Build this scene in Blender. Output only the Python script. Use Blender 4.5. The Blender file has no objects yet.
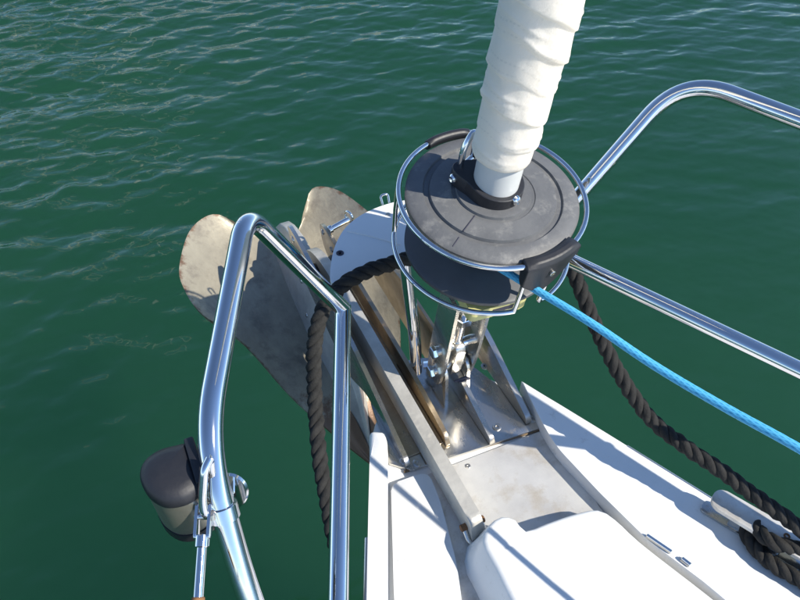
import bpy, bmesh, math, random
import numpy as np
from mathutils import Vector as V, Matrix

# ------------------------------------------------------------------ camera, sky, sun, exposure
# boat frame: +Y to the bow, +X to starboard, z = 0 on the foredeck, origin under the forestay pin
scene = bpy.context.scene
CAM = V((-.404, -.653, 1.006)); PITCH = math.radians(45); HEAD = math.radians(25); FPX = 693.0
cam_d = bpy.data.cameras.new('camera'); cam = bpy.data.objects.new('camera', cam_d)
scene.collection.objects.link(cam); scene.camera = cam
cam.location = CAM; cam.rotation_euler = (math.pi/2 - PITCH, 0, -HEAD)
cam_d.sensor_width = 36; cam_d.lens = 36*FPX/800; cam_d.clip_start = .02; cam_d.clip_end = 3000
SUN_AZ = math.radians(141); SUN_EL = math.radians(42)       # azimuth clockwise from the bow
world = bpy.data.worlds.new('World'); scene.world = world; world.use_nodes = True
wn = world.node_tree.nodes; wl = world.node_tree.links
sky = wn.new('ShaderNodeTexSky'); sky.sky_type = 'NISHITA'; sky.sun_disc = False
sky.sun_elevation = SUN_EL; sky.sun_rotation = SUN_AZ; sky.air_density = .75; sky.dust_density = 0.; sky.ozone_density = 3.0
bg = wn['Background']; bg.inputs[1].default_value = .15; wl.new(sky.outputs[0], bg.inputs[0])
sun_d = bpy.data.lights.new('sun', 'SUN'); sun_d.energy = 4.9; sun_d.angle = math.radians(.5); sun_d.color = (1, .94, .83)
sun = bpy.data.objects.new('sun', sun_d); scene.collection.objects.link(sun)
sdir = V((math.sin(SUN_AZ)*math.cos(SUN_EL), math.cos(SUN_AZ)*math.cos(SUN_EL), math.sin(SUN_EL)))
sun.rotation_euler = sdir.to_track_quat('Z', 'Y').to_euler()
scene.view_settings.view_transform = 'Standard'; scene.view_settings.look = 'None'
scene.view_settings.exposure = .42; scene.view_settings.gamma = 1
scene.render.engine = 'CYCLES'; scene.cycles.max_bounces = 10; scene.cycles.glossy_bounces = 6
random.seed(4); rng = np.random.default_rng(4)
COL = scene.collection

# survey helper: where the line of sight through a photo point meets the level plane z
_h = V((math.sin(HEAD), math.cos(HEAD), 0)); _r = V((math.cos(HEAD), -math.sin(HEAD), 0))
_f = _h*math.cos(PITCH) - V((0, 0, math.sin(PITCH))); _u = _h*math.sin(PITCH) + V((0, 0, math.cos(PITCH)))
def at(u, v, z):
    r = _f + _r*((u-400)/FPX) - _u*((v-300)/FPX)
    return CAM + r*((z-CAM.z)/r.z)

# ------------------------------------------------------------------ materials
def new_mat(name):
    m = bpy.data.materials.new(name); m.use_nodes = True
    return m, m.node_tree.nodes, m.node_tree.links, m.node_tree.nodes['Principled BSDF']
def ramp(n, stops):
    r = n.new('ShaderNodeValToRGB'); e = r.color_ramp.elements
    while len(e) < len(stops): e.new(.5)
    for el, (p, c) in zip(e, stops): el.position = p; el.color = (*c, 1)
    return r
def surf(name, base, rough=.4, metal=0., var=None, vscale=8., rvar=0., bump=0., bscale=60., rust=None, rscale=14., rlo=.58, rhi=.7, coat=0., stretch=None, spec=None):
    """base colour with broad mottling, roughness variation, fine relief and rust or dirt stains"""
    m, n, l, p = new_mat(name)
    tc = n.new('ShaderNodeTexCoord'); mp = n.new('ShaderNodeMapping'); l.new(tc.outputs['Object'], mp.inputs[0])
    if stretch: mp.inputs['Scale'].default_value = stretch
    p.inputs['Metallic'].default_value = metal; p.inputs['Roughness'].default_value = rough
    if coat: p.inputs['Coat Weight'].default_value = coat; p.inputs['Coat Roughness'].default_value = .08
    if spec is not None: p.inputs['Specular IOR Level'].default_value = spec
    nz = n.new('ShaderNodeTexNoise'); nz.inputs['Scale'].default_value = vscale; nz.inputs['Detail'].default_value = 8; nz.inputs['Roughness'].default_value = .65
    l.new(mp.outputs[0], nz.inputs['Vector'])
    cr = ramp(n, [(.3, base), (.7, var or base)]); l.new(nz.outputs['Fac'], cr.inputs[0]); col = cr.outputs[0]
    if rust:
        n2 = n.new('ShaderNodeTexNoise'); n2.inputs['Scale'].default_value = rscale; n2.inputs['Detail'].default_value = 9; n2.inputs['Roughness'].default_value = .7
        l.new(tc.outputs['Object'], n2.inputs['Vector'])
        r2 = ramp(n, [(rlo, (0, 0, 0)), (rhi, (1, 1, 1))]); l.new(n2.outputs['Fac'], r2.inputs[0])
        mx = n.new('ShaderNodeMix'); mx.data_type = 'RGBA'; mx.inputs['B'].default_value = (*rust, 1)
        l.new(r2.outputs[0], mx.inputs['Factor']); l.new(col, mx.inputs['A']); col = mx.outputs['Result']
        if metal:
            mm = n.new('ShaderNodeMapRange'); mm.inputs[3].default_value = metal; mm.inputs[4].default_value = metal*.3
            l.new(r2.outputs[0], mm.inputs[0]); l.new(mm.outputs[0], p.inputs['Metallic'])
    l.new(col, p.inputs['Base Color'])
    if rvar:
        mr = n.new('ShaderNodeMapRange'); mr.inputs[1].default_value = .3; mr.inputs[2].default_value = .7
        mr.inputs[3].default_value = max(.02, rough-rvar); mr.inputs[4].default_value = rough+rvar
        l.new(nz.outputs['Fac'], mr.inputs[0]); l.new(mr.outputs[0], p.inputs['Roughness'])
    if bump:
        n3 = n.new('ShaderNodeTexNoise'); n3.inputs['Scale'].default_value = bscale; n3.inputs['Detail'].default_value = 5; l.new(mp.outputs[0], n3.inputs['Vector'])
        b = n.new('ShaderNodeBump'); b.inputs['Strength'].default_value = bump; b.inputs['Distance'].default_value = .002
        l.new(n3.outputs['Fac'], b.inputs['Height']); l.new(b.outputs[0], p.inputs['Normal'])
    return m
M = {}
M['gelcoat'] = surf('white_gelcoat', (.79, .79, .775), .3, 0, (.71, .71, .69), 9, .06, .05, 130, rust=(.40, .37, .32), rscale=34, rlo=.60, rhi=.86, coat=.25)
M['chrome'] = surf('polished_tube_steel', (.80, .80, .80), .07, 1, (.72, .72, .73), 9, .03, .03, 40, rust=(.50, .42, .31), rscale=70, rlo=.69, rhi=.8)
M['steel'] = surf('brushed_stainless', (.74, .725, .69), .25, .97, (.50, .475, .43), 14, .12, .15, 90, rust=(.28, .17, .08), rscale=22, rlo=.6, rhi=.78, stretch=(1, .35, 1))
M['steel_sheet'] = surf('dull_stainless_sheet', (.80, .78, .73), .42, .38, (.46, .45, .44), 7, .12, .15, 60, rust=(.36, .31, .24), rscale=16, rlo=.50, rhi=.74)
M['weathered'] = surf('tarnished_steel', (.50, .42, .31), .36, 1, (.33, .25, .17), 12, .12, .2, 60, rust=(.22, .12, .05), rscale=16, rlo=.58, rhi=.78)
M['rubber'] = surf('black_plastic', (.012, .013, .017), .5, 0, (.019, .020, .025), 20, .08, .15, 200)
M['drum_grey'] = surf('grey_moulded_plastic', (.098, .101, .106), .55, 0, (.14, .143, .146), 22, .08, .25, 150, rust=(.25, .245, .23), rscale=34, rlo=.54, rhi=.76)
M['drum_black'] = surf('black_spool_plastic', (.085, .087, .092), .5, 0, (.12, .122, .126), 12, .08, .1, 80, rust=(.12, .12, .12), rscale=30, rlo=.62, rhi=.85)
M['yellow'] = surf('yellowed_plastic', (.56, .55, .22), .45, 0, (.50, .46, .2), 20, .05, .05, 90)
M['white_plastic'] = surf('white_plastic', (.80, .80, .78), .4, 0, (.76, .76, .74), 8, .05, .03, 120, rust=(.5, .46, .4), rscale=30, rlo=.72, rhi=.85)
M['pale_grey'] = surf('pale_grey_tube', (.62, .63, .62), .4, 0, (.56, .57, .56), 20, .05, .03, 100)
M['rope_black'] = surf('black_rope_fibre', (.013, .013, .013), .85, 0, (.034, .033, .031), 60, .05, .5, 420, rust=(.085, .08, .075), rscale=160, rlo=.64, rhi=.8, spec=.25)
M['rust'] = surf('rust', (.13, .06, .025), .85, 0, (.24, .12, .05), 60, .05, .4, 200)
M['sealant'] = surf('brown_sealant', (.13, .085, .045), .8, 0, (.2, .14, .08), 50)
M['lamp_body'] = surf('weathered_lamp_metal', (.46, .44, .37), .33, .75, (.32, .30, .24), 25, .1, .1, 100, rust=(.2, .14, .07), rscale=50, rlo=.62, rhi=.8)
M['dark_gap'] = surf('dark_print', (.03, .03, .05), .6)

def make_fluke_mat():
    m = surf('galvanised_iron', (.43, .385, .285), .5, .3, (.26, .235, .185), 16, .12, .6, 90, rust=(.17, .15, .12), rscale=18, rlo=.52, rhi=.72, stretch=(1, .55, 1))
    n = m.node_tree.nodes; l = m.node_tree.links; p = n['Principled BSDF']
    a = n.new('ShaderNodeAttribute'); a.attribute_name = 'edge'
    tc = n.new('ShaderNodeTexCoord'); nz = n.new('ShaderNodeTexNoise'); nz.inputs['Scale'].default_value = 45; nz.inputs['Detail'].default_value = 9; nz.inputs['Roughness'].default_value = .7
    l.new(tc.outputs['Object'], nz.inputs['Vector'])
    ad = n.new('ShaderNodeMath'); ad.operation = 'MULTIPLY_ADD'; ad.inputs[1].default_value = .75; l.new(nz.outputs['Fac'], ad.inputs[0]); l.new(a.outputs['Fac'], ad.inputs[2])
    r = ramp(n, [(.98, (0, 0, 0)), (1.0, (1, 1, 1))]); r.color_ramp.elements[0].position = .60; r.color_ramp.elements[1].position = .72
    l.new(ad.outputs[0], r.inputs[0])
    old = p.inputs['Base Color'].links[0].from_socket
    mx = n.new('ShaderNodeMix'); mx.data_type = 'RGBA'; mx.inputs['B'].default_value = (.17, .10, .06, 1)
    l.new(r.outputs[0], mx.inputs['Factor']); l.new(old, mx.inputs['A']); l.new(mx.outputs['Result'], p.inputs['Base Color'])
    return m
M['fluke'] = make_fluke_mat()
M['shank'] = surf('galvanised_shank', (.60, .575, .52), .48, .3, (.37, .355, .32), 16, .1, .5, 90, rust=(.62, .57, .47), rscale=22, rlo=.6, rhi=.75)

def make_cloth():
    m, n, l, p = new_mat('white_sail_cloth')
    tc = n.new('ShaderNodeTexCoord'); nz = n.new('ShaderNodeTexNoise'); nz.inputs['Scale'].default_value = 14; nz.inputs['Detail'].default_value = 8
    l.new(tc.outputs['Object'], nz.inputs['Vector'])
    r = ramp(n, [(.3, (.87, .80, .70)), (.7, (.80, .725, .62))]); l.new(nz.outputs['Fac'], r.inputs[0])
    at_ = n.new('ShaderNodeAttribute'); at_.attribute_name = 'stitch'; mxs = n.new('ShaderNodeMix'); mxs.data_type = 'RGBA'; mxs.inputs['B'].default_value = (.50, .47, .41, 1)
    ms = n.new('ShaderNodeMath'); ms.operation = 'MULTIPLY'; ms.inputs[1].default_value = .38; ms.use_clamp = True; l.new(at_.outputs['Fac'], ms.inputs[0])
    l.new(ms.outputs[0], mxs.inputs['Factor']); l.new(r.outputs[0], mxs.inputs['A']); l.new(mxs.outputs['Result'], p.inputs['Base Color'])
    p.subsurface_method = 'BURLEY'; p.inputs['Subsurface Weight'].default_value = .65; p.inputs['Subsurface Radius'].default_value = (1, .9, .75); p.inputs['Subsurface Scale'].default_value = .024
    p.inputs['Roughness'].default_value = .75; p.inputs['Specular IOR Level'].default_value = .3
    n2 = n.new('ShaderNodeTexNoise'); n2.inputs['Scale'].default_value = 48; n2.inputs['Detail'].default_value = 9; n2.inputs['Roughness'].default_value = .62; l.new(tc.outputs['Object'], n2.inputs['Vector'])
    b = n.new('ShaderNodeBump'); b.inputs['Strength'].default_value = .7; b.inputs['Distance'].default_value = .003; l.new(n2.outputs['Fac'], b.inputs['Height']); l.new(b.outputs[0], p.inputs['Normal'])
    return m
M['cloth'] = make_cloth()
def make_blue():
    m, n, l, p = new_mat('blue_braided_fibre')
    a = n.new('ShaderNodeAttribute'); a.attribute_name = 'braid'
    r = ramp(n, [(.15, (.025, .22, .44)), (.5, (.05, .37, .66)), (1, (.12, .50, .76))]); l.new(a.outputs['Fac'], r.inputs[0])
    l.new(r.outputs[0], p.inputs['Base Color']); p.inputs['Roughness'].default_value = .7
    return m
M['blue'] = make_blue()
def make_water():
    m, n, l, p = new_mat('green_harbour_water')
    p.inputs['IOR'].default_value = 1.33; p.inputs['Roughness'].default_value = .03
    tc = n.new('ShaderNodeTexCoord')
    nz = n.new('ShaderNodeTexNoise'); nz.inputs['Scale'].default_value = .5; nz.inputs['Detail'].default_value = 3; l.new(tc.outputs['Object'], nz.inputs['Vector'])
    r = ramp(n, [(.35, (.0095, .050, .0265)), (.65, (.012, .056, .0295))]); l.new(nz.outputs['Fac'], r.inputs[0]); l.new(r.outputs[0], p.inputs['Base Color'])
    # light wanders through the murky water before it comes back up
    p.subsurface_method = 'BURLEY'; p.inputs['Subsurface Weight'].default_value = 1; p.inputs['Subsurface Radius'].default_value = (.7, 1, .9); p.inputs['Subsurface Scale'].default_value = 8.0
    mp = n.new('ShaderNodeMapping'); mp.inputs['Rotation'].default_value = (0, 0, math.radians(-8)); mp.inputs['Scale'].default_value = (.6, 1, 1); l.new(tc.outputs['Object'], mp.inputs[0])
    n2 = n.new('ShaderNodeTexNoise'); n2.inputs['Scale'].default_value = 8; n2.inputs['Detail'].default_value = 2; n2.inputs['Roughness'].default_value = .55; l.new(mp.outputs[0], n2.inputs['Vector'])
    b = n.new('ShaderNodeBump'); b.inputs['Strength'].default_value = .4; b.inputs['Distance'].default_value = .02; l.new(n2.outputs['Fac'], b.inputs['Height']); l.new(b.outputs[0], p.inputs['Normal'])
    return m
M['water'] = make_water()

# ------------------------------------------------------------------ mesh helpers
def link(name, verts, faces, mat, parent=None, smooth=True, sharp=35, attr=None):
    me = bpy.data.meshes.new(name); me.from_pydata([tuple(v) for v in verts], [], faces)
    bm = bmesh.new(); bm.from_mesh(me); bmesh.ops.recalc_face_normals(bm, faces=bm.faces); bm.to_mesh(me); bm.free()
    return finish(name, me, mat, parent, smooth, sharp, attr)
def finish(name, me, mat, parent=None, smooth=True, sharp=35, attr=None):
    me.materials.append(M[mat])
    if smooth:
        me.polygons.foreach_set('use_smooth', [True]*len(me.polygons)); me.set_sharp_from_angle(angle=math.radians(sharp))
    if attr:
        a = me.attributes.new(attr[0], 'FLOAT', 'POINT'); a.data.foreach_set('value', attr[1])
    o = bpy.data.objects.new(name, me); COL.objects.link(o)
    if parent is not None: o.parent = parent; o.matrix_parent_inverse = parent.matrix_basis.inverted()
    return o
def from_bm(name, bm, mat, parent=None, sharp=35):
    bmesh.ops.recalc_face_normals(bm, faces=bm.faces)
    me = bpy.data.meshes.new(name); bm.to_mesh(me); bm.free(); return finish(name, me, mat, parent, True, sharp)
def thing(name, label, cat, loc=(0, 0, 0), group=None):
    o = bpy.data.objects.new(name, None); COL.objects.link(o); o.location = loc; o.empty_display_size = .05
    return tag(o, label, cat, group)
def tag(o, label, cat, group=None):
    o['label'] = label; o['category'] = cat
    if group: o['group'] = group
    return o
def plate(name, poly, O, U, W, N, t, mat, parent=None, bev=.0015, seg=2):
    """polygon (u, w) in the frame O, U, W, extruded by t along N, edges rounded"""
    bm = bmesh.new(); O, U, W, N = V(O), V(U), V(W), V(N)
    a = [bm.verts.new(O+U*u+W*w) for u, w in poly]; b = [bm.verts.new(O+U*u+W*w+N*t) for u, w in poly]
    bm.faces.new(a); bm.faces.new(b[::-1]); k = len(a)
    for i in range(k): bm.faces.new((a[i], b[i], b[(i+1) % k], a[(i+1) % k]))
    if bev: bmesh.ops.bevel(bm, geom=bm.edges[:], offset=bev, segments=seg, profile=.5, affect='EDGES', clamp_overlap=True)
    return from_bm(name, bm, mat, parent)
def slab(name, pts, z0, z1, mat, parent=None, bev=.004, seg=3):
    return plate(name, [(p[0], p[1]) for p in pts], (0, 0, z0), (1, 0, 0), (0, 1, 0), (0, 0, 1), z1-z0, mat, parent, bev, seg)
def round_poly(pts, r, n=6):
    out = []; k = len(pts)
    for i in range(k):
        p = V(pts[i][:2]); a = V(pts[i-1][:2])-p; b = V(pts[(i+1) % k][:2])-p
        rr = r[i] if isinstance(r, (list, tuple)) else r
        d = min(rr, a.length*.48, b.length*.48); A = p+a.normalized()*d; B = p+b.normalized()*d
        if rr <= 0: out.append(tuple(p)); continue
        for j in range(n+1):
            t = j/n; out.append(tuple(A*(1-t)**2+p*2*t*(1-t)+B*t*t))
    return out
def fillet(pts, r, n=10):
    pts = [V(p) for p in pts]; out = [pts[0]]
    for i in range(1, len(pts)-1):
        p = pts[i]; a = pts[i-1]-p; b = pts[i+1]-p; rr = r[i] if isinstance(r, dict) else r
        d = min(rr, a.length*.49, b.length*.49); A = p+a.normalized()*d; B = p+b.normalized()*d
        for j in range(n+1):
            t = j/n; out.append(A*(1-t)**2+p*2*t*(1-t)+B*t*t)
    out.append(pts[-1]); return out
def catmull(pts, step=.004):
    pts = [V(p) for p in pts]; q = [pts[0]*2-pts[1]]+pts+[pts[-1]*2-pts[-2]]; out = []
    for i in range(1, len(q)-2):
        p0, p1, p2, p3 = q[i-1:i+3]; n = max(2, int((p2-p1).length/step))
        for j in range(n):
            t = j/n; out.append(.5*((2*p1)+(p2-p0)*t+(2*p0-5*p1+4*p2-p3)*t*t+(3*p1-p0-3*p2+p3)*t**3))
    out.append(pts[-1]); return out
def frames(path):
    T = []; n = len(path)
    for i in range(n):
        T.append((path[min(i+1, n-1)]-path[max(i-1, 0)]).normalized())
    ref = V((0, 0, 1)) if abs(T[0].z) < .9 else V((1, 0, 0)); U = (ref-T[0]*ref.dot(T[0])).normalized(); fr = []
    for t in T:
        U = (U-t*U.dot(t)).normalized(); fr.append((t, U, t.cross(U)))
    return fr
def tube(name, path, r, mat, parent=None, seg=20, closed=False, rf=None, attr=None):
    path = [V(p) for p in path]; n = len(path)
    if closed: ext = [path[-1]]+path+[path[0]]; fr = frames(ext)[1:-1]
    else: fr = frames(path)
    vs = []; av = []; L = 0
    for i, (p, (t, U, W)) in enumerate(zip(path, fr)):
        if i: L += (p-path[i-1]).length
        for k in range(seg):
            a = 2*math.pi*k/seg; rr = r
            if rf: rr, c = rf(L, a, i/(n-1)); av.append(c)
            vs.append(p+(U*math.cos(a)+W*math.sin(a))*rr)
    fs = []
    for i in range(n if closed else n-1):
        j = (i+1) % n
        for k in range(seg): fs.append((i*seg+k, i*seg+(k+1) % seg, j*seg+(k+1) % seg, j*seg+k))
    if not closed: fs += [tuple(range(seg))[::-1], tuple(range((n-1)*seg, n*seg))]
    return link(name, vs, fs, mat, parent, True, 50, (attr, av) if attr else None)
def lathe(name, prof, O, A, mat, parent=None, seg=64, start=0, end=2*math.pi, ref=(1, 0, 0)):
    """profile (r, s) turned round the axis A through O; closed profile"""
    O, A = V(O), V(A).normalized(); U = V(ref) if abs(V(ref).dot(A)) < .95 else V((0, 1, 0)); U = (U-A*U.dot(A)).normalized(); W = A.cross(U)
    full = abs(end-start-2*math.pi) < 1e-6; n = seg if full else seg+1; k = len(prof); vs = []; fs = []
    for i in range(n):
        a = start+(end-start)*i/seg
        for r, s in prof: vs.append(O+A*s+(U*math.cos(a)+W*math.sin(a))*r)
    for i in range(seg):
        j = (i+1) % n
        for q in range(k): fs.append((i*k+q, i*k+(q+1) % k, j*k+(q+1) % k, j*k+q))
    if not full: fs += [tuple(range(k)), tuple(range((n-1)*k, n*k))[::-1]]
    bm = bmesh.new(); bv = [bm.verts.new(v) for v in vs]
    for f in fs: bm.faces.new([bv[x] for x in f])
    bmesh.ops.remove_doubles(bm, verts=bm.verts, dist=1e-6)
    bmesh.ops.dissolve_degenerate(bm, edges=bm.edges, dist=1e-7)
    return from_bm(name, bm, mat, parent, 40)
def cyl(name, p, q, r, mat, parent=None, seg=20, bev=.0008, sides=None):
    p, q = V(p), V(q); L = (q-p).length; b = min(bev, r*.4, L*.4)
    return lathe(name, [(0, 0), (r-b, 0), (r, b), (r, L-b), (r-b, L), (0, L)], p, q-p, mat, parent, sides or seg)
def screw(p, n, r, mat, parent):
    """countersunk screw head with a socket"""
    p, n = V(p), V(n).normalized()
    o = lathe('screw', [(0, -.002), (r, -.002), (r, .0006), (r*.85, .0012), (r*.4, .0012), (r*.34, -.0008), (0, -.0008)], p, n, mat, parent, 20)
    return o

# ------------------------------------------------------------------ water
def build_water():
    n = 840; t = np.linspace(-1, 1, n); s = np.sinh(t*6.2)/np.sinh(6.2)*900
    lin = t*7.0; ax = np.where(np.abs(t) < .86, lin, np.sign(t)*(6.02+(np.abs(t)-.86)/.14*8+((np.abs(t)-.86)/.14)**4*900))
    cx, cy = .6, 3.2
    X, Y = np.meshgrid(cx+ax, cy+ax); Zz = np.zeros_like(X)
    base = math.radians(25)
    for k in range(120):
        lam = .062*(.95/.062)**rng.random(); kk = 2*math.pi/lam
        th = base+math.radians(-14)+rng.normal(0, .48); slope = .0185*(1.35 if lam < .28 else .6)
        ph = rng.random()*6.28
        Zz += slope/kk*np.sin(kk*(X*math.sin(th)+Y*math.cos(th))+ph)
    cell = np.maximum(np.abs(np.gradient(ax))[None, :], np.abs(np.gradient(ax))[:, None])
    Zz *= np.clip((.2-cell)/.15, 0, 1)
    # the hull shelters the water close to it: calmer there, livelier further out
    d = np.hypot(X-.9, Y-.6); Zz *= np.clip(.36+(d-.8)*.33, .36, 1.35)
    Zz *= np.clip(1.08-.09*(X+.5), .68, 1.15)                      # a light breeze from port, lee to starboard
    # gusts leave rougher and smoother patches
    Zz *= .85+.3*np.sin(X*.9+1.3*np.sin(Y*.5))*np.sin(Y*.7+.6*np.sin(X*.8)+1)
    vs = np.stack([X.ravel(), Y.ravel(), (Zz-1.3).ravel()], 1)
    i = np.arange(n*n).reshape(n, n); f = np.stack([i[:-1, :-1], i[:-1, 1:], i[1:, 1:], i[1:, :-1]], -1).reshape(-1, 4)
    me = bpy.data.meshes.new('water'); me.from_pydata(vs, [], f.tolist())
    o = finish('water', me, 'water', None, True, 180); o['kind'] = 'structure'; return o
build_water()

# ------------------------------------------------------------------ hull and foredeck
XC = -.03
def half(y):
    d = -.053-y
    if d >= 0: return .146+.46*d-.03*d*d
    e = -d/.118
    return max(0., (.146-.30*(-d)))*math.sqrt(max(0., 1-e**2.6))
boat = thing('sailboat_hull', 'white fibreglass sailboat bow with foredeck, raised gunwales and anchor locker lid', 'sailboat', (XC, -.3, -.6))
ys = [.065-(.118*(1-math.cos(a*math.pi/2/14))) for a in range(15)]+[-.1, -.2, -.3, -.45, -.6, -.8, -1.1, -1.5, -2, -2.6, -3.3, -4.2, -5.2, -6]
def hull():
    vs = []; fs = []; zs = [0, -.02, -.05, -.3, -.7, -1.1, -1.5]; n = len(ys)
    for sgn in (-1, 1):
        for z in zs:
            q = min(1, max(0, (-z-.05)/1.3)); ins = .004 if z == 0 else 0
            for y in ys: vs.append((XC+sgn*max(0, half(y)*(1-.30*q)-ins), y-.16*q-ins, z))
    m = len(zs)
    for s in range(2):
        for a in range(m-1):
            for b in range(n-1):
                i = s*m*n+a*n+b; fs.append((i, i+1, i+n+1, i+n) if s else (i, i+n, i+n+1, i+1))
    for b in range(n-1): fs.append((b, b+1, m*n+b+1, m*n+b))         # deck sheet
    fs.append(tuple(a*n+n-1 for a in range(m))+tuple(m*n+a*n+n-1 for a in reversed(range(m))))
    bm = bmesh.new(); bv = [bm.verts.new(v) for v in vs]
    for f in fs: bm.faces.new([bv[x] for x in f])
    bmesh.ops.remove_doubles(bm, verts=bm.verts, dist=1e-5); bmesh.ops.dissolve_degenerate(bm, edges=bm.edges, dist=1e-6)
    return from_bm('hull', bm, 'gelcoat', boat, 40)
hull()
# starboard gunwale: a broad flat moulding with a step down to the deck
def edge(y, sgn, inset): return (XC+sgn*(half(y)-inset), y)
inner = [at(543, 424, .032), at(556, 446, .032), at(600, 493, .032), at(648, 540, .032), at(704, 582, .032)]
dirI = (inner[-1]-inner[1]); tail = inner[-1]+dirI.normalized()*1.4
outer = [edge(y, 1, -.004) for y in (-.045, -.12, -.2, -.3, -.45, -.7, -1.0, -1.5)]
gp = [tuple(outer[0])]+[o for o in outer[1:]]+[(tail.x, outer[-1][1])]+[(p.x, p.y) for p in reversed(inner)]
gun = slab('gunwale', round_poly(gp, [0, 0, 0, 0, 0, 0, 0, 0, 0, 0, .01, .01, .03, .02], 5), .0005, .032, 'gelcoat', boat, .007, 4)
# port gunwale: narrow rounded rim
pg = [edge(y, -1, -.003) for y in (-.02, -.08, -.15, -.3, -.5, -.8, -1.2)]; pg2 = [edge(y, -1, .03) for y in (-1.2, -.8, -.5, -.3, -.15, -.08, -.035)]
slab('gunwale', pg+pg2, .0006, .022, 'gelcoat', boat, .009, 4)
# port deck panel beside the anchor chute
pp = [at(391, 484, .014), at(428, 471, .014), at(440, 500, .014), at(456, 560, .014), at(462, 600, .014), at(466, 680, .014), at(404, 680, .014), at(394, 600, .014)]
slab('deck_panel', round_poly(pp, [.012, .016, .02, .02, .02, .02, .02, .02], 5), .0011, .014, 'gelcoat', boat, .005, 3)
# stainless deck sheet behind the stem fitting
sp = [at(428, 474, .004), at(548, 428, .004), at(562, 446, .004), at(600, 508, .004), at(640, 560, .004), at(440, 640, .004)]
slab('deck_sheet', sp, .0016, .0042, 'steel_sheet', boat, .0006, 1)
for u, v in ((546, 432), (551, 445), (468, 466), (455, 483)): screw(at(u, v, .0046), (0, 0, 1), .0045, 'steel', boat)
# anchor locker lid with the raised chain hump at its corner
def locker_lid():
    """moulded lid: high at its port nose, falling to the starboard seam, with a drafted port wall"""
    top = [at(u, v, z) for u, v, z in ((513, 600, .070), (497, 566, .070), (484, 541, .070), (489, 525, .069), (502, 516, .067), (516, 519, .064), (526, 530, .058), (546, 523, .052), (572, 514, .047), (598, 509, .043), (616, 519, .040), (640, 541, .036), (690, 580, .034))]
    dl = (top[-1]-top[-2]).normalized(); end = top[-1]+dl*.9; key = [V(p) for p in top]
    top = catmull(top, .012)+[end, V((-.30, end.y, .06)), V((-.19, -.62, .068))]
    kd = [.024, .026, .026, .020, .012, .006, .004, .004, .004, .004, .003, .002, .002]
    c = V((.02, -.45, 0)); bm = bmesh.new(); draft = []
    for p in top: draft.append(kd[min(range(len(key)), key=lambda q_: (key[q_]-p).length)])
    draft[-1] = .022; draft[-2] = .01; draft = [(draft[i-1]+draft[i]+draft[(i+1) % len(draft)])/3 for i in range(len(draft))]
    rt = []; k = len(top); tp = []; bt = []
    for i, p in enumerate(top):
        a_, b_ = top[i-1], top[(i+1) % k]; t_ = (b_-a_); nrm = V((t_.y, -t_.x, 0)).normalized()
        if nrm.dot(p-c) < 0: nrm = -nrm
        tp.append(bm.verts.new(p)); bt.append(bm.verts.new((p.x+nrm.x*draft[i], p.y+nrm.y*draft[i], .0050)))
    bm.faces.new(tp); bm.faces.new(bt[::-1])
    for i in range(k): bm.faces.new((tp[i], bt[i], bt[(i+1) % k], tp[(i+1) % k]))
    bmesh.ops.recalc_face_normals(bm, faces=bm.faces)
    rim = [e for e in bm.edges if e.verts[0] in tp and e.verts[1] in tp]
    bmesh.ops.bevel(bm, geom=rim, offset=.0065, segments=4, profile=.5, affect='EDGES', clamp_overlap=True)
    return from_bm('locker_lid', bm, 'gelcoat', boat, 32)
lid = locker_lid()
# moulded drain bead and a scuffed pad eye plate on the lid
g0, g1 = at(559, 574, .047), at(604, 590, .041); tube('moulded_bead', [g0-V((0, 0, .001)), g0.lerp(g1, .5), g1-V((0, 0, .001))], .0024, 'gelcoat', lid, 10)
# hinge strips along the lid seam
for (a, b, w) in (((646, 536), (671, 553), .006), ((681, 559), (690, 566), .008)):
    p, q = at(*a, .033), at(*b, .033); d = (q-p).normalized(); s = V((-d.y, d.x, 0))
    h = plate('hinge', [(0, -w/2), ((q-p).length, -w/2), ((q-p).length, w/2), (0, w/2)], (p.x, p.y, .0325), d, s, (0, 0, 1), .004, 'steel', lid, .001, 2)
    cyl('pin', p+V((0, 0, .004)), q+V((0, 0, .004)), .0028, 'chrome', h, 12)
# stainless rubbing strips capping the hull edge
def strip(y0, y1, sgn):
    pts = [V((XC+sgn*(half(y)+.0035), y, .027 if sgn > 0 else .016)) for y in np.linspace(y0, y1, 14)]
    tube('rubbing_strip', pts, .0052, 'steel', boat, 14)
strip(-.235, -1.4, 1); strip(-.195, -1.4, -1)

# ------------------------------------------------------------------ stem fitting with anchor roller cheeks
ZP = .008
fit = thing('stem_fitting', 'stainless stem fitting with upright cheek plates and base plate screwed to bow', 'bow fitting', (0, -.05, 0))
bp = [at(386, 462, ZP), at(411, 470, ZP), at(547, 426, ZP), at(549, 417, ZP), at(530, 400, ZP), (.085, -.02), (.06, .06), (-.02, .10), (-.10, .10), (-.137, .05), (-.148, -.03), (-.150, -.07)]
slab('base_plate', round_poly([(p[0], p[1]) for p in bp], [.012, 0, .008, .008, .01, .02, .02, .02, .02, .02, .02, .02], 4), .0022, ZP, 'steel', fit, .0012, 2)
tube('sealant_bead', [at(404, 472, .003), at(470, 451, .003), at(548, 427.5, .003)], .0022, 'sealant', fit, 8)
def cheek(name, x, prof, t, mat='steel', rad=.02, holes=()):
    """upright plate in the plane X = x; prof (y, z)"""
    o = plate(name, round_poly(prof, rad, 5), (x, 0, 0), (0, 1, 0), (0, 0, 1), (1, 0, 0), t, mat, fit, .0015, 2)
    for (y, z, r) in holes:
        lathe('bushing', [(r*.62, -.0012), (r, -.0012), (r, t+.0012), (r*.62, t+.0012)], (x, y, z), (1, 0, 0), 'chrome', o, 20)
    return o
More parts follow.
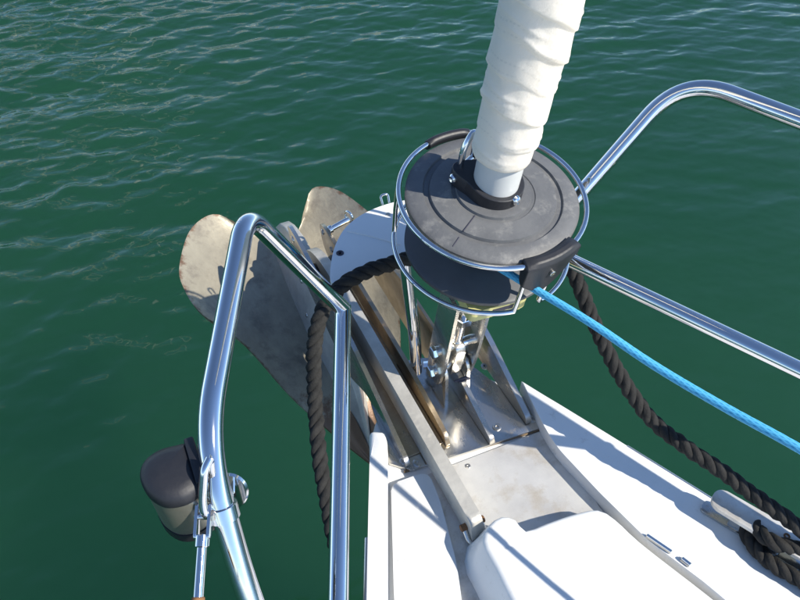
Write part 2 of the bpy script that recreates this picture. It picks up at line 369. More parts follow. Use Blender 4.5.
# roller cheeks: outer port, inner, starboard of the twin roller
cheek('roller_cheek', -.138, [(-.108, .009), (.06, .009), (.15, -.04), (.46, .015), (.475, .095), (.43, .10), (.12, .075), (-.10, .022)], .008, 'steel', [.008, .02, .03, .03, .012, .03, .05, .01], [(.447, .075, .008)])
cheek('roller_cheek', -.060, [(-.100, .009), (.06, .009), (.15, -.045), (.49, -.01), (.505, .05), (.47, .062), (.24, .055), (.05, .052), (-.09, .030)], .008, 'weathered', [.006, .02, .03, .03, .012, .03, .05, .05, .015], [(.485, .04, .007), (.435, .028, .007)])
cheek('roller_cheek', .022, [(.02, .009), (.10, -.06), (.45, -.05), (.47, .03), (.25, .06), (.08, .055), (.03, .04)], .006, 'weathered', .02, [(.36, .0, .009)])
cheek('gusset', .008, [(-.128, .009), (.03, .009), (.03, .066), (-.01, .060), (-.125, .024)], .009, 'steel', [.004, 0, .004, .03, .012])
cheek('side_cheek', .086, [(-.118, .009), (.11, .009), (.12, .07), (.08, .095), (.03, .082), (-.112, .024)], .010, 'steel', [.004, 0, .01, .03, .03, .012])
# the twin roller: wheels on an axle through the cheek tips
axle = cyl('axle', (-.145, .40, .0), (.034, .40, .0), .007, 'chrome', fit, 16)
for x0, x1 in ((-.127, -.063), (-.050, .019)):
    lathe('roller', [(.007, 0), (.032, 0), (.034, .003), (.022, (x1-x0)*.5), (.034, x1-x0-.003), (.032, x1-x0), (.007, x1-x0)], (x0, .40, .0), (1, 0, 0), 'rubber', fit, 40)
# cross floor of the chute
slab('chute_floor', [(-.129, -.09), (-.061, -.09), (-.061, .33), (-.129, .33)], .0085, .0115, 'weathered', fit, .0006, 1)
for u, v in ((497, 427), (533, 419), (485, 366), (404, 461), (417, 463)): screw(at(u, v, ZP+.0006), (0, 0, 1), .0075, 'steel', fit)
lathe('bolt', [(0, 0), (.010, 0), (.010, .004), (.006, .008), (0, .009)], (.0215, .36, 0), (-1, 0, 0), 'chrome', fit, 6)
# support post from the fitting up to the bow step
post = tube('support_post', fillet([(-.041, .055, .03), (-.045, .056, .12), tuple(at(405, 258, .289))], .05), .0105, 'chrome', fit, 20)
cyl('bolt', (-.030, .05, .045), (-.018, .045, .047), .007, 'chrome', fit, 6)

# ------------------------------------------------------------------ forestay toggle
AX = V((0, -.165, .986)).normalized()             # forestay lean
B0 = V((0, .020, 0)); DC = B0+AX*.492              # upper guard ring centre
AV = V((1, 0, 0)).cross(AX)*-1                     # in the drum plane, forward
AF = AV
tog = thing('forestay_toggle', 'stainless forestay toggle with clevis pins between drum and bow', 'toggle', tuple(B0))
def along(s, x=0, y=0): return B0+AX*s+V((1, 0, 0))*x+AF*y
for x in (-.024, .018):     # lower lug plates welded to the base
    plate('lug_plate', round_poly([(-.045, .008), (.035, .008), (.022, .105), (-.022, .105)], [.004, .004, .02, .02], 5), B0+V((x, 0, 0)), AF, AX, (1, 0, 0), .006, 'steel', tog, .0012)
for x in (-.0325, .0265):   # fork plates up to the bearing block
    plate('fork_plate', round_poly([(-.020, .055), (.020, .055), (.026, .12), (.024, .29), (-.024, .29), (-.026, .12)], [.018, .018, .02, .002, .002, .02], 5), B0+V((x, 0, 0)), AF, AX, (1, 0, 0), .006, 'steel', tog, .0012)
for s, L in ((.145, .043), (.082, .041)):
    pin = cyl('clevis_pin', along(s, -L), along(s, L), .0085, 'chrome', tog, 20)
    cyl('nut', along(s, -L-.002), along(s, -L+.006), .0115, 'chrome', pin, 6, .0012, 6)
    tube('split_pin', [along(s, L-.004, -.014), along(s, L-.004, .014), along(s, L+.004, .018)], .0015, 'steel', pin, 8)
link_ = plate('eye_link', round_poly([(-.018, .07), (.018, .07), (.02, .16), (-.02, .16)], .016, 5), B0+V((-.009, 0, 0)), AF, AX, (1, 0, 0), .018, 'steel', tog, .004)
cyl('stud', along(.155), along(.30), .009, 'chrome', tog, 18)
cyl('lock_nut', along(.215), along(.232), .017, 'chrome', tog, 6, .001, 6)
# wire split pin bow on the lower pin
tube('split_pin', [along(.082, -.010, -.033), along(.086, .012, -.035), along(.078, .020, -.036), along(.082, -.004, -.037)], .0022, 'dark_gap', tog, 8)

# ------------------------------------------------------------------ furling drum
drum = thing('furling_drum', 'grey headsail furling drum with two chrome guard rings round its black spool', 'furling drum', tuple(DC))
def dpt(s, r, a): return DC+AX*s+(V((1, 0, 0))*math.cos(a)+AF*math.sin(a))*r    # a = 0 starboard, 90 forward
R0 = .110
prof = [(.030, -.012), (R0-.003, -.014), (R0, -.011), (R0, -.002), (R0-.003, .001), (.090, .0035), (.0885, .0035), (.087, .0005), (.081, .0005), (.0795, .0045), (.053, .0060), (.052, .0050), (.048, .0050), (.047, .0085), (.030, .0095)]
cap = lathe('drum_cap', prof, DC, AX, 'drum_grey', drum, 128)
# the joint where the two halves of the cap meet
j0, j1 = dpt(.0072, .049, math.radians(214)), dpt(.0072, .1065, math.radians(214))
tube('cap_joint', [dpt(.0060, .050, math.radians(214)), dpt(.0052, .080, math.radians(214))], .0008, 'dark_gap', cap, 8)
tube('cap_joint', [dpt(.0036, .090, math.radians(214)), dpt(.0012, .105, math.radians(214))], .0008, 'dark_gap', cap, 8)
SB = -.090
lathe('spool_flange', [(.03, SB-.01), (.100, SB-.008), (.104, SB-.004), (.104, SB+.001), (.100, SB+.003), (.03, SB+.006)], DC, AX, 'drum_black', drum, 96)
lathe('spool_core', [(.0, SB), (.05, SB), (.046, SB+.03), (.046, -.03), (.06, -.012), (0, -.012)], DC, AX, 'drum_black', drum, 64)
# a few turns of furling line left on the spool
turns = [dpt(SB+.018+.012*k/40, .0515, 2*math.pi*k/40) for k in range(100)]
tube('line_turns', turns, .0055, 'blue', drum, 12, rf=lambda L, a, f: (.0055, .5), attr='braid')
def ring(name, s, a0, a1, r=.1185, tr=.0034, n=96):
    a0, a1 = math.radians(a0), math.radians(a1)
    if a1-a0 > 6.28: return tube(name, [dpt(s, r, a0+(a1-a0)*i/n) for i in range(n)], tr, 'chrome', drum, 14, True)
    return tube(name, [dpt(s, r, a0+(a1-a0)*i/n) for i in range(n+1)], tr, 'chrome', drum, 14)
ring('guard_ring', 0, -92, 268)
ring('guard_ring', SB, -70, 262)
def rod(a, s0=SB, s1=0.):
    tube('guard_rod', [dpt(s0, .1185, a), dpt((s0+s1)/2, .1195, a), dpt(s1, .1185, a)], .0032, 'chrome', drum, 12)
rod(math.radians(262)); rod(math.radians(150)); rod(math.radians(40))
tube('guard_rod', fillet([dpt(-.012, .1185, math.radians(281)), dpt(SB, .1185, math.radians(279)), dpt(SB, .1185, math.radians(290))], .015), .0032, 'chrome', drum, 12)
def ring_block(name, a0, a1, w, hgt, drop, mat='rubber'):
    """moulded plastic clip that follows the ring"""
    a0, a1 = math.radians(a0), math.radians(a1); n = 16; vs = []; fs = []
    for i in range(n+1):
        t = i/n; a = a0+(a1-a0)*t; taper = min(1, .55+3*min(t, 1-t)); dd = drop(t)
        sec = [(-w, hgt*.5), (-w*.3, hgt*taper), (w*.5, hgt*taper*.9), (w, hgt*.3), (w*.9, -dd), (w*.3, -dd-.003), (-w*.4, -dd), (-w, -dd*.4)]
        for r, s in sec: vs.append(dpt(s, .1185+r, a))
    k = 8
    for i in range(n):
        for q in range(k): fs.append((i*k+q, i*k+(q+1) % k, (i+1)*k+(q+1) % k, (i+1)*k+q))
    fs += [tuple(range(k)), tuple(range(n*k, (n+1)*k))[::-1]]
    o = link(name, vs, fs, mat, drum, True, 40)
    mo = o.modifiers.new('round', 'BEVEL'); mo.width = .0015; mo.segments = 2; mo.limit_method = 'ANGLE'
    return o
lead = ring_block('line_fairlead', 259, 297, .0095, .010, lambda t: .012+.036*max(0, 1-abs(t-.34)/.5)**.7)
screw(dpt(-.012, .130, math.radians(275)), (dpt(-.012, .14, math.radians(275))-dpt(-.012, .13, math.radians(275))), .004, 'steel', lead)
ring_block('ring_clip', 76, 108, .006, .007, lambda t: .008)
# yellowed bearing block under the spool
bb = [(-.062, -.092), (.020, -.098), (.040, -.06), (.040, .012), (.03, .034), (-.052, .034)]
blk = plate('bearing_block', round_poly(bb, .008, 4), DC+AX*(SB-.036), (1, 0, 0), AF, AX, .022, 'yellow', drum, .003, 3)
lathe('bearing_hub', [(0, SB-.05), (.026, SB-.05), (.03, SB-.04), (.04, SB-.005), (0, SB-.005)], DC, AX, 'drum_black', drum, 40)
plate('label_strip', [(-.03, -.004), (.008, -.004), (.008, .004), (-.03, .004)], DC+AX*(SB-.023)-AF*.0965, V((1, -.073, 0)), AX, -AF, .0006, 'dark_gap', blk, 0)

# ------------------------------------------------------------------ furled headsail on the forestay
sail = thing('furled_headsail', 'white headsail tightly wrapped round forestay above grey drum', 'sail', tuple(DC+AX*.012))
lathe('luff_tube', [(0, .006), (.0285, .006), (.0285, .100), (0, .100)], DC, AX, 'pale_grey', sail, 48)
# black clamp collar with a lug towards port
def collar():
    vs = []; fs = []; n = 64
    for s, k in ((.008, 1.), (.030, 1.), (.031, .97)):
        pass
    prof = [(.0325, .009), (.0325, .031)]
    ring_ = []
    for i in range(n):
        a = 2*math.pi*i/n; d = math.atan2(math.sin(a-math.radians(138)), math.cos(a-math.radians(138)))
        ro = .0355+.021*math.exp(-(d/.42)**2)
        top = .031-.004*(1+math.cos(a-math.radians(300)))
        for r, s in ((.0288, .009), (ro, .009), (ro, top-.001), (ro-.001, top), (.0288, top)): vs.append(dpt(s, r, a))
    for i in range(n):
        j = (i+1) % n
        for q in range(5): fs.append((i*5+q, i*5+(q+1) % 5, j*5+(q+1) % 5, j*5+q))
    return link('clamp_collar', vs, fs, 'rubber', sail, True, 40)
co = collar()
for a, r in ((150, .0520), (285, .0358)):
    lathe('bolt', [(0, -.002), (.006, -.002), (.006, .002), (.004, .004), (.002, .003), (0, .002)], dpt(.020, r, math.radians(a)), dpt(0, 1, math.radians(a+40 if a == 150 else a))-dpt(0, 0, 0), 'chrome', co, 12)
# shackle standing on the collar lug, holding the tack
A1 = math.radians(136); A2 = math.radians(100)
tube('tack_shackle', fillet([dpt(.020, .047, A1), dpt(.060, .047, A1), dpt(.078, .043, (A1+A2)/2), dpt(.060, .047, A2), dpt(.020, .047, A2)], .018, 8), .0042, 'chrome', sail, 14)
cyl('shackle_pin', dpt(.026, .049, A1+.1), dpt(.026, .049, A2-.1), .004, 'chrome', sail, 14)
def wrap():
    """cloth wound up the stay: each turn laps the one below with a free edge, creased where it was pulled tight"""
    S0, S1 = .066, 1.0; n = 560; ph = rng.random(16)*6.28
    seg = 200; vs = []; fs = []; st = []
    for i in range(n+1):
        f = i/n; s = S0+(S1-S0)*f
        for k in range(seg):
            a = 2*math.pi*k/seg
            hel = s/.040+a/(2*math.pi)*1.0+.17*math.sin(a+ph[0]+s*7)+.09*math.sin(2*a+ph[1]-s*13)+.03*math.sin(5*a+s*40+ph[10])
            fr_ = hel-math.floor(hel); band = math.floor(hel)
            amp = .0025+.0016*math.sin(band*2.1+a*1.0+ph[11])
            saw = (1-fr_)**1.1 if fr_ > .07 else (fr_/.07)*.925
            fold = math.exp(-((fr_-.30-.12*math.sin(a*1.5+band*1.7+ph[5]))/.07)**2)*max(0, math.sin(a*1.0+band*2.4+ph[6]))
            fold2 = math.exp(-((fr_-.62-.10*math.sin(a*2.2+band*2.9+ph[7]))/.06)**2)*max(0, math.sin(a*1.3+band*3.1+ph[8]))
            r = .0345+.0118*min(1, f*1.7)+amp*saw+.0015*fold+.0012*fold2
            r += .0009*math.sin(2*a+s*11+ph[2])+.0006*math.sin(3*a-s*27+ph[3])+.0003*math.sin(9*a+s*80+ph[4])*math.sin(s*37+2*a)
            if s < .110 and fr_ < .5: r += 0
            if i < 3: r -= .0016*(3-i)/3
            vs.append(DC+AX*(s+.005*math.sin(a-2.0))+(V((1, 0, 0))*math.cos(a)+AF*math.sin(a))*r)
            dot = 1. if (k % 4) < 2 else .25
            st.append(dot*(math.exp(-((fr_-.45)/.018)**2)+math.exp(-((fr_-.16)/.015)**2)*.8))
    for i in range(n):
        for k in range(seg): fs.append((i*seg+k, i*seg+(k+1) % seg, (i+1)*seg+(k+1) % seg, (i+1)*seg+k))
    fs += [tuple(range(seg))[::-1], tuple(range(n*seg, (n+1)*seg))]
    return link('sail_wrap', vs, fs, 'cloth', sail, True, 80, ('stitch', st))
wrap()

# ------------------------------------------------------------------ pulpit tubes
TR = .0106
def pulpit(label, pts, mitre, low, rads, extra):
    t = thing('pulpit_rail', label, 'pulpit', tuple(extra))
    tube('top_rail', fillet(pts, rads, 14), TR, 'chrome', t, 28)
    a = V(pts[-1])
    tube('lower_rail', low, TR*.985, 'chrome', t, 28)
    return t
P_c = at(246, 212, .58); P_m = at(343, 309, .37)
legP = [V((-.385, -.62, .018)), V((-.421, -.385, .405)), V((-.4145, -.300, .528)), P_c, P_m]
Pl2 = at(338, 600, .31); Pdir = (Pl2-P_m).normalized()
pp_ = pulpit('polished port pulpit tube with welded lower rail, leaning out over the anchor', legP, P_m, fillet([P_m-Pdir*.004, Pl2, Pl2+Pdir*.03, V((-.405, -.492, .235))], .02), {1: .06, 2: .05, 3: .034}, (-.385, -.62, .02))
S_c = at(683, 76, .58); S_m = at(536, 244, .36); S_2 = at(800, 120, .58); Sd = (S_2-S_c).normalized()
legS = [V((.345, -.64, .030)), V((.415, -.44, .50)), S_c+Sd*.30, S_c, S_m]
S_l = at(800, 370, .365); Sdir = (S_l-S_m).normalized()
ps_ = pulpit('polished starboard pulpit tube bending down behind the furling drum', legS, S_m, fillet([S_m-Sdir*.004, S_l, S_l+Sdir*.04, V((.397, -.500, .35))], .03), {1: .06, 2: .05, 3: .065}, (.345, -.64, .03))
# weld bead at the mitres
for t_, p_ in ((pp_, P_m), (ps_, S_m)):
    lathe('weld', [(0, -.004), (TR*1.0, -.002), (TR*1.0, .002), (0, .004)], p_, Pdir, 'chrome', t_, 24)
# wire eye welded to the port rail for the lifeline
e0 = at(206, 461, .52); e1 = at(203, 512, .50)
tube('lifeline_eye', fillet([at(210, 458, .532), at(204, 470, .527), at(202, 500, .50), at(205, 517, .485), at(214, 512, .475), at(216, 495, .485), at(211, 470, .515), at(210, 462, .522)], .02), .0035, 'chrome', pp_, 12)

# ------------------------------------------------------------------ lifeline
ll = thing('lifeline', 'thin steel lifeline rod with fork end hooked to port pulpit eye', 'lifeline', tuple(at(204, 515, .485)))
f0 = at(204, 516, .483); f1 = at(200, 534, .478); f2 = at(198, 601, .455)
dL = (f2-f0).normalized(); sL = dL.cross(V((0, 0, 1))).normalized(); nL = sL.cross(dL)
for s_ in (-1, 1):
    plate('fork_arm', round_poly([(-.012, -.005), (.018, -.005), (.018, .005), (-.012, .005)], .004, 4), f0+sL*(s_*.0052-.0012), dL, nL, sL, .0025, 'chrome', ll, .0006)
cyl('fork_pin', f0-sL*.008, f0+sL*.008, .003, 'chrome', ll, 12)
cyl('fork_nut', f0-sL*.009, f0-sL*.0065, .0045, 'steel', ll, 6, .0006, 6)
cyl('fork_base', f0+dL*.014, f0+dL*.024, .0060, 'chrome', ll, 18)
tube('rod', [f0+dL*.022, f2], .0042, 'chrome', ll, 14)
cyl('swage', f2-dL*.003, f2+dL*.03, .0052, 'rust', ll, 14)
tube('wire', [f2+dL*.029, f2+dL*.06, f2+V((-.25, -.8, .06)), f2+V((-.8, -2.6, .10))], .003, 'steel', ll, 12)

# ------------------------------------------------------------------ navigation light
nav = thing('navigation_light', 'small D-shaped navigation light with black hood and tarnished metal side, clamped to port rail', 'navigation light')
zt = .505
q = [at(u, v, zt) for u, v in ((190, 443), (203, 487), (188, 500), (165, 505), (147, 495), (139, 478), (143, 462), (160, 450))]
ctr = sum(q, V())/len(q); nav.location = (ctr.x, ctr.y, zt-.06)
dplan = round_poly([(p.x, p.y) for p in q], [.001, .003, .012, .012, .012, .012, .012, .008], 5)
def scaled(k): return [(ctr.x+(x-ctr.x)*k, ctr.y+(y-ctr.y)*k) for x, y in dplan]
def loft(name, rows, mat):
    vs = []; fs = []; n = len(dplan)
    for k, z in rows: vs += [(x, y, z) for x, y in scaled(k)]
    for i in range(len(rows)-1):
        for j in range(n): fs.append((i*n+j, i*n+(j+1) % n, (i+1)*n+(j+1) % n, (i+1)*n+j))
    fs += [tuple(range(n))[::-1], tuple(range((len(rows)-1)*n, len(rows)*n))]
    return link(name, vs, fs, mat, nav, True, 45)
loft('hood', [(.99, zt-.008), (1.02, zt-.007), (1.02, zt-.002), (1.0, zt+.001), (.9, zt+.005), (.6, zt+.008), (.2, zt+.009)], 'rubber')
loft('lamp_body', [(.95, zt-.056), (.97, zt-.054), (.97, zt-.0075)], 'lamp_body')
loft('lamp_foot', [(.85, zt-.070), (1., zt-.066), (1., zt-.0555)], 'rubber')
# visor ridge along the flat back of the hood
v0, v1 = V((q[0].x, q[0].y, zt+.001)), V((q[1].x, q[1].y, zt+.001)); dv = (v1-v0).normalized(); nv = V((-dv.y, dv.x, 0))
plate('visor', [(0, -.004), ((v1-v0).length, -.004), ((v1-v0).length, .004), (0, .004)], v0-V((0, 0, .014)), dv, nv, (0, 0, 1), .022, 'rubber', nav, .0015)
# clamp band round the rail
legd = (legP[1]-legP[2]).normalized(); cpos = at(222, 492, .475)
lathe('clamp_band', [(.0110, -.006), (.0126, -.006), (.0126, .006), (.0110, .006)], legP[2].lerp(legP[1], .42), legd, 'chrome', nav, 32)
br_ = plate('bracket_arm', round_poly([(0, -.011), (.032, -.011), (.032, .011), (0, .011)], .003, 3), at(197, 497, .478), (at(226, 492, .466)-at(197, 497, .478)).normalized(), (0, 0, 1), V((0, 1, 0)), .003, 'chrome', nav, .0008)
lathe('clamp_eye', [(.0, -.003), (.0165, -.003), (.0180, .0), (.0165, .003), (.0, .003)], at(228, 492, .452), V((-.25, -.75, .55)), 'chrome', nav, 32)

# ------------------------------------------------------------------ bow step
step = thing('bow_step', 'white fan-shaped plastic step plate ahead of furling drum, black rope under its edge', 'step plate', (-.05, .08, .288))
arc = [at(u, v, .30) for u, v in ((330, 287), (330, 268), (334, 247), (344, 228), (360, 215), (380, 206), (402, 200), (425, 200))]
ap = [(p.x, p.y) for p in arc]+[(.06, .13), (.05, .06), (at(398, 262, .30).x, at(398, 262, .30).y), (at(362, 274, .30).x, at(362, 274, .30).y)]
slab('step_plate', round_poly(ap, .02, 5), .288, .30, 'white_plastic', step, .004, 3)
lathe('screw', [(0, -.002), (.006, -.002), (.006, .0005), (.0045, .001), (.002, -.0006), (0, -.0006)], at(340, 253, .3006), (0, 0, 1), 'dark_gap', step, 16)
lathe('screw', [(0, -.002), (.004, -.002), (.004, .0005), (.003, .001), (0, .001)], at(388, 214, .3006), (0, 0, 1), 'steel', step, 16)
tube('moulded_rib', [at(347, 231, .3), at(370, 236, .3), at(400, 245, .3)], .0016, 'white_plastic', step, 8)
for u, v in ((386, 204),):
    p = at(u, v, .295); tube('eye_bolt', fillet([p+V((-.006, 0, 0)), p+V((-.007, .008, .014)), p+V((.007, .008, .014)), p+V((.006, 0, 0))], .006), .0022, 'chrome', step, 10)

# ------------------------------------------------------------------ anchor
AXX = -.094
anc = thing('plough_anchor', 'rusty galvanised plough anchor stowed with its shank in the bow roller', 'anchor', (AXX, .4, 0))
def shank():
    prof = [(-.268, .012), (-.256, .056), (.20, .066), (.36, .062), (.45, .035), (.52, -.03), (.56, -.14), (.46, -.18), (.43, -.05), (.36, .012), (.30, .012)]
    return plate('shank', round_poly(prof, [.012, .012, .05, .05, .06, .06, .02, .02, .06, .06, .05], 5), (AXX-.0105, 0, 0), (0, 1, 0), (0, 0, 1), (1, 0, 0), .021, 'shank', anc, .0035, 3)
shank()
TIP = V((AXX, .15, -.37))
CREASE = [TIP, (AXX, .22, -.275), (AXX, .30, -.225), (AXX, .424, -.205), (AXX, .56, -.17), (AXX, .64, -.145), (AXX, .69, -.135), (AXX, .715, -.132), (AXX, .72, -.130)]
KW = [0, .018, .034, .042, .042, .042, .042, .042, .042]
def fluke(sg):
    """one plough blade: rows run from the crease out to the rim"""
    keel = [V(c)+V((sg*w_, 0, 0)) for c, w_ in zip(CREASE, KW)]
    rim = [TIP+V((sg*.006, -.012, -.004)), V((AXX+sg*.080, .203, -.275)), V((AXX+sg*.139, .277, -.20)), V((AXX+sg*.201, .403, -.122)), V((AXX+sg*.262, .482, -.08)), V((AXX+sg*.278, .556, -.064)), V((AXX+sg*.270, .625, -.058)), V((AXX+sg*.220, .735, -.055)), V((AXX+sg*.150, .785, -.062)), V((AXX+sg*.098, .748, -.085))]
    if sg > 0: rim = [V((AXX+(p.x-AXX)*(.74 if i_ > 4 else .9), p.y, p.z)) for i_, p in enumerate(rim)]
    K = catmull(keel, .01); R = catmull(rim, .01); n = 56; m = 20
    def samp(P, t): x = t*(len(P)-1); i = min(int(x), len(P)-2); return P[i].lerp(P[i+1], x-i)
    top = []; ed = []
    for i in range(n+1):
        a, b = samp(K, i/n), samp(R, i/n); w_ = (b-a).length
        for j in range(m+1):
            t = j/m; p = a.lerp(b, t)+V((0, 0, -.085*w_*4*t*(1-t)))
            p = p+V((0, 0, .0025*math.sin(9*t+i*.31)*math.sin(i*.17+2*t)))
            top.append(p); ed.append(max(t**10*.30, .70*max(0, 1-i/(n*.40))))
    th = .014; N = len(top); vs = top+[p-V((sg*.003, 0, th)) for p in top]; fs = []
    for i in range(n):
        for j in range(m):
            k = i*(m+1)+j; fs += [(k, k+1, k+m+2, k+m+1), (N+k, N+k+m+1, N+k+m+2, N+k+1)]
    for i in range(n):
        a = i*(m+1)+m; b = a+m+1; fs.append((a, b, N+b, N+a)); c = i*(m+1); d = c+m+1; fs.append((c, N+c, N+d, d))
    for j in range(m):
        fs.append((j, N+j, N+j+1, j+1)); k = n*(m+1)+j; fs.append((k, k+1, N+k+1, N+k))
    return link('fluke', vs, fs, 'fluke', anc, True, 60, ('edge', ed+ed))
fluke(-1); fluke(1)
def crown():
    """tapered box between the blades that carries the shank"""
    tops = [(.165, -.35, .002), (.23, -.215, .006), (.30, -.12, .010), (.424, -.035, .0125), (.56, -.025, .0125), (.64, -.045, .0125), (.69, -.07, .0125), (.735, -.115, .0125)]
    bots = [(.165, -.365, .004), (.23, -.270, .022), (.30, -.228, .036), (.424, -.209, .044), (.56, -.174, .044), (.64, -.149, .044), (.69, -.139, .044), (.735, -.135, .044)]
    vs = []; fs = []
    for (y, z, w_), (y2, z2, w2) in zip(tops, bots): vs += [(AXX-w_, y, z), (AXX+w_, y, z), (AXX+w2, y2, z2), (AXX-w2, y2, z2)]
    for i in range(len(tops)-1):
        for q in range(4): fs.append((i*4+q, i*4+(q+1) % 4, i*4+4+(q+1) % 4, i*4+4+q))
    k = len(vs); fs += [(0, 1, 2, 3), (k-1, k-2, k-3, k-4)]
    c = link('crown', vs, fs, 'shank', anc, True, 50)
    mo = c.modifiers.new('round', 'BEVEL'); mo.width = .003; mo.segments = 2
    for y, z in ((.70, -.10), (.45, -.16), (.40, -.175)):
        lathe('rivet', [(0, -.002), (.006, -.002), (.006, .002), (.004, .004), (0, .004)], (AXX-.0335, y, z), (-1, 0, .3), 'steel', c, 12)
crown()
# shackle at the shank's end
tube('shackle', fillet([V((AXX-.0145, -.246, .028)), V((AXX-.0145, -.268, .012)), V((AXX+.0145, -.268, .012)), V((AXX+.0145, -.246, .028))], .012, 8), .0045, 'steel', anc, 14)
cyl('shackle_pin', (AXX-.020, -.246, .030), (AXX+.020, -.246, .030), .0055, 'rust', anc, 14)
# retaining pin through the cheek tips
rp = thing('retaining_pin', 'short chrome pin with ring lying across anchor roller cheeks beside white step', 'pin')
p0, p1 = at(331, 229, .068), at(349, 219, .074); rp.location = p0
d_ = (p1-p0).normalized(); cyl('shaft', p0, p1, .0062, 'chrome', rp, 18); cyl('head', p0-d_*.006, p0+d_*.002, .009, 'chrome', rp, 18)
tube('ring', [p1+V((0, 0, .006))+(d_*math.cos(k*math.pi/12)+V((0, 0, 1))*math.sin(k*math.pi/12)).cross(V((0, 0, 0)))+V((.35*math.cos(k*math.pi/12)*.013, -.8*math.cos(k*math.pi/12)*.013, math.sin(k*math.pi/12)*.013)) for k in range(24)], .0026, 'chrome', rp, 10, True)

# ------------------------------------------------------------------ ropes
def laid_rope(name, pts, R, mat, parent, pitch, label=None):
    path = catmull(pts, .0035); fr = frames(path); L = 0; parts = []
    Ls = [0]
    for i in range(1, len(path)): L += (path[i]-path[i-1]).length; Ls.append(L)
    for k in range(3):
        q = [p+(U*math.cos(2*math.pi*(l/pitch+k/3))+W*math.sin(2*math.pi*(l/pitch+k/3)))*R*.50 for p, l, (t, U, W) in zip(path, Ls, fr)]
        tw = random.random()*6
        tube('strand', q, R*.56, mat, parent, 20, rf=lambda L_, a, f_: (R*.56*(1+.055*math.cos(5*a-L_*2*math.pi/.016+tw)+.05*math.sin(L_*31+tw)+.03*random.random()), 0), attr='wear')
RR = .0112
rope = thing('mooring_rope', 'thick black three-strand mooring rope led across bow to the cleat', 'rope')
pts = [V((-.50, -1.10, .036)), V((-.41, -.70, .036)), V((-.335, -.42, .034)), at(340, 650, .018), at(340, 598, .025), at(337, 555, .05), at(329, 512, .085), at(320, 460, .13), at(315, 400, .17), at(314, 350, .245), at(322, 312, .292), at(342, 286, .313), at(366, 272, .318), at(394, 263, .315),
       V((-.04, .056, .305)), V((.01, .046, .30)), V((.06, .025, .295)), at(560, 250, .295), at(576, 278, .29), at(592, 318, .25), at(617, 370, .19), at(650, 418, .135), at(690, 450, .125), at(720, 470, .116), at(748, 491, .108), at(790, 521, .10), at(835, 556, .085), at(870, 590, .07), at(872, 625, .048), at(840, 607, .045), at(803, 582, .045), at(770, 562, .045), at(750, 540, .045), at(744, 520, .043)]
rope.location = pts[0]
laid_rope('strand', pts, RR, 'rope_black', rope, .056)
tail_rope = thing('rope_turn', 'black rope turn tucked under the steel cleat on starboard gunwale', 'rope')
pt2 = [at(752, 512, .046), at(758, 530, .066), at(775, 543, .072), at(800, 550, .07), at(840, 575, .07), at(880, 620, .06)]
tail_rope.location = pt2[0]; laid_rope('strand', pt2, RR*.97, 'rope_black', tail_rope, .056)

def braid(L, a, f):
    c = .5+.5*math.cos(8*a+L*2*math.pi/.0125)*1.0; d = .5+.5*math.cos(8*a-L*2*math.pi/.0125); b = max(c, d)
    return .0047*(1+.10*(b-.5)), b*.9+.1*random.random()
fl1 = at(533, 288, .425); fl2 = at(800, 449, .42); fl0 = fl1-(fl2-fl1).normalized()*.05
bpath = catmull([dpt(-.055, .056, math.radians(235)), fl0, fl1, fl1.lerp(fl2, .25), fl1.lerp(fl2, .5)-V((0, 0, .006)), fl1.lerp(fl2, .75)-V((0, 0, .005)), fl2]+[fl2+(fl2-fl1)*(.25*k)-V((0, 0, .0012*k*k)) for k in range(1, 16)], .0020)
fo = tube('furling_line', bpath, .0054, 'blue', None, 32, rf=braid, attr='braid')
tag(fo, 'bright blue braided furling line running aft from the drum', 'line')

# ------------------------------------------------------------------ mooring cleat
zc = .072
c0, c1 = at(716, 496, zc), at(812, 553, zc); dC = (c1-c0).normalized(); nC = V((-dC.y, dC.x, 0)); LC = (c1-c0).length
cl = thing('mooring_cleat', 'flat stainless mooring cleat on starboard gunwale with black rope belayed', 'cleat', (c0.lerp(c1, .5).x, c0.lerp(c1, .5).y, .032))
w = .0185
bar = plate('horn_bar', round_poly([(-.004, -w), (LC*.5, -w*1.05), (LC, -w), (LC, w), (LC*.5, w*1.05), (-.004, w)], [w*.95, 0, w*.9, w*.9, 0, w*.95], 8), (c0.x, c0.y, zc-.007), dC, nC, (0, 0, 1), .007, 'steel_sheet', cl, .0016, 2)
hp = at(787, 536, zc+.0004); lathe('hole', [(.0022, -.002), (.0045, -.002), (.0045, .0006), (.0022, .0006)], hp, (0, 0, 1), 'rust', bar, 16)
for f_ in (.30, .70):
    b_ = c0.lerp(c1, f_); plate('leg', round_poly([(-.012, -.009), (.012, -.009), (.012, .009), (-.012, .009)], .006, 4), (b_.x, b_.y, .0325), dC, nC, (0, 0, 1), zc-.0075-.0325, 'steel', cl, .001)
plate('foot', round_poly([(-.03, -.012), (LC-.01, -.012), (LC-.01, .012), (-.03, .012)], .008, 4), (c0.lerp(c1, .15).x, c0.lerp(c1, .15).y, .0326), dC, nC, (0, 0, 1), .004, 'steel', cl, .001)

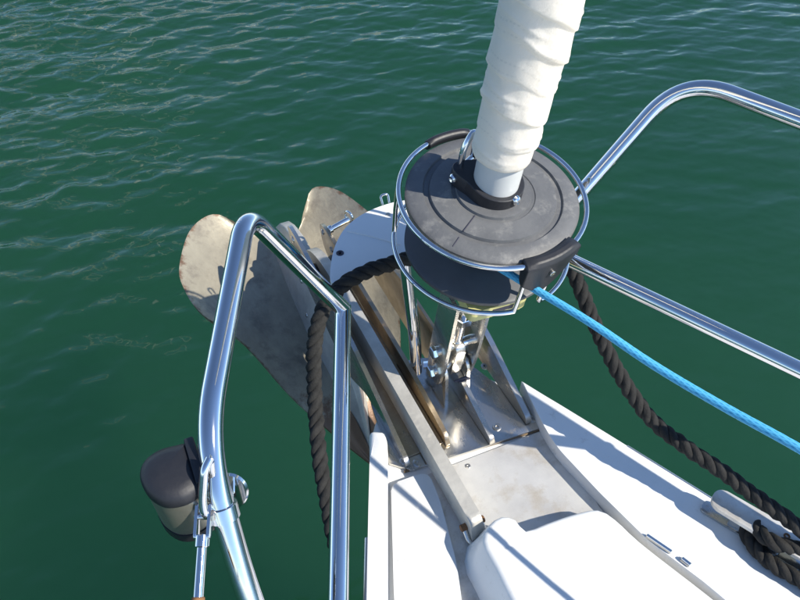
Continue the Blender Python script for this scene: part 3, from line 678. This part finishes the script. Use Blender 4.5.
# ------------------------------------------------------------------ boats moored across the water: only their reflections reach the picture
def moored(label, x, y, rz, L, mast_h):
    t = thing('moored_sailboat', label, 'sailboat', (x, y, -1.3), 'boats moored across the water'); R = Matrix.Rotation(rz, 4, 'Z')
    def W(p): return R @ V(p) + V((x, y, -1.3))
    vs = []; fs = []; n = 24; zs = [-.3, .05, .6, 1.15]; kb = [.55, .8, .95, 1.]
    for sg in (-1, 1):
        for z, k in zip(zs, kb):
            for i in range(n+1):
                q_ = i/n; b = .17*L*k*math.sin(math.pi*min(1, .16+.84*q_*1.0)**.8)**.75 if q_ < .999 else 0.
                vs.append(W((sg*max(b, 0), -L/2+L*q_+.35*(z-.6)*q_, z+.22*q_*q_)))
    m = n+1
    for sg in range(2):
        for a in range(3):
            for i in range(n): k = sg*4*m+a*m+i; fs.append((k, k+1, k+m+1, k+m))
    for i in range(n): fs.append((3*m+i, 3*m+i+1, 7*m+i+1, 7*m+i))
    fs.append((0, m, 2*m, 3*m, 7*m, 6*m, 5*m, 4*m))
    link('hull', vs, fs, 'gelcoat', t, True, 40)
    cp = [(-.10*L, -.22*L), (.10*L, -.22*L), (.075*L, .16*L), (0, .22*L), (-.075*L, .16*L)]
    plate('cabin', round_poly(cp, .3, 4), W((0, 0, 1.2)), R.to_3x3() @ V((1, 0, 0)), R.to_3x3() @ V((0, 1, 0)), (0, 0, 1), .45, 'gelcoat', t, .06, 3)
    tube('mast', [W((0, .08*L, 1.6)), W((0, .07*L, mast_h))], .085, 'white_plastic', t, 16)
    tube('boom', [W((0, .06*L, 2.3)), W((0, -.32*L, 2.35))], .14, 'cloth', t, 14)
    tube('furled_sail', [W((0, .49*L, 1.7)), W((0, .09*L, mast_h-.6))], .13, 'cloth', t, 14)
    return t
moored('white sailboat moored ahead, known only from broken mast reflections left of the sail', 0.9, 14.5, math.radians(70), 9.5, 9.8)
moored('white sailboat moored to port, known only from broken mast reflections at the left edge', -1.8, 19.9, math.radians(70), 10, 12.5)
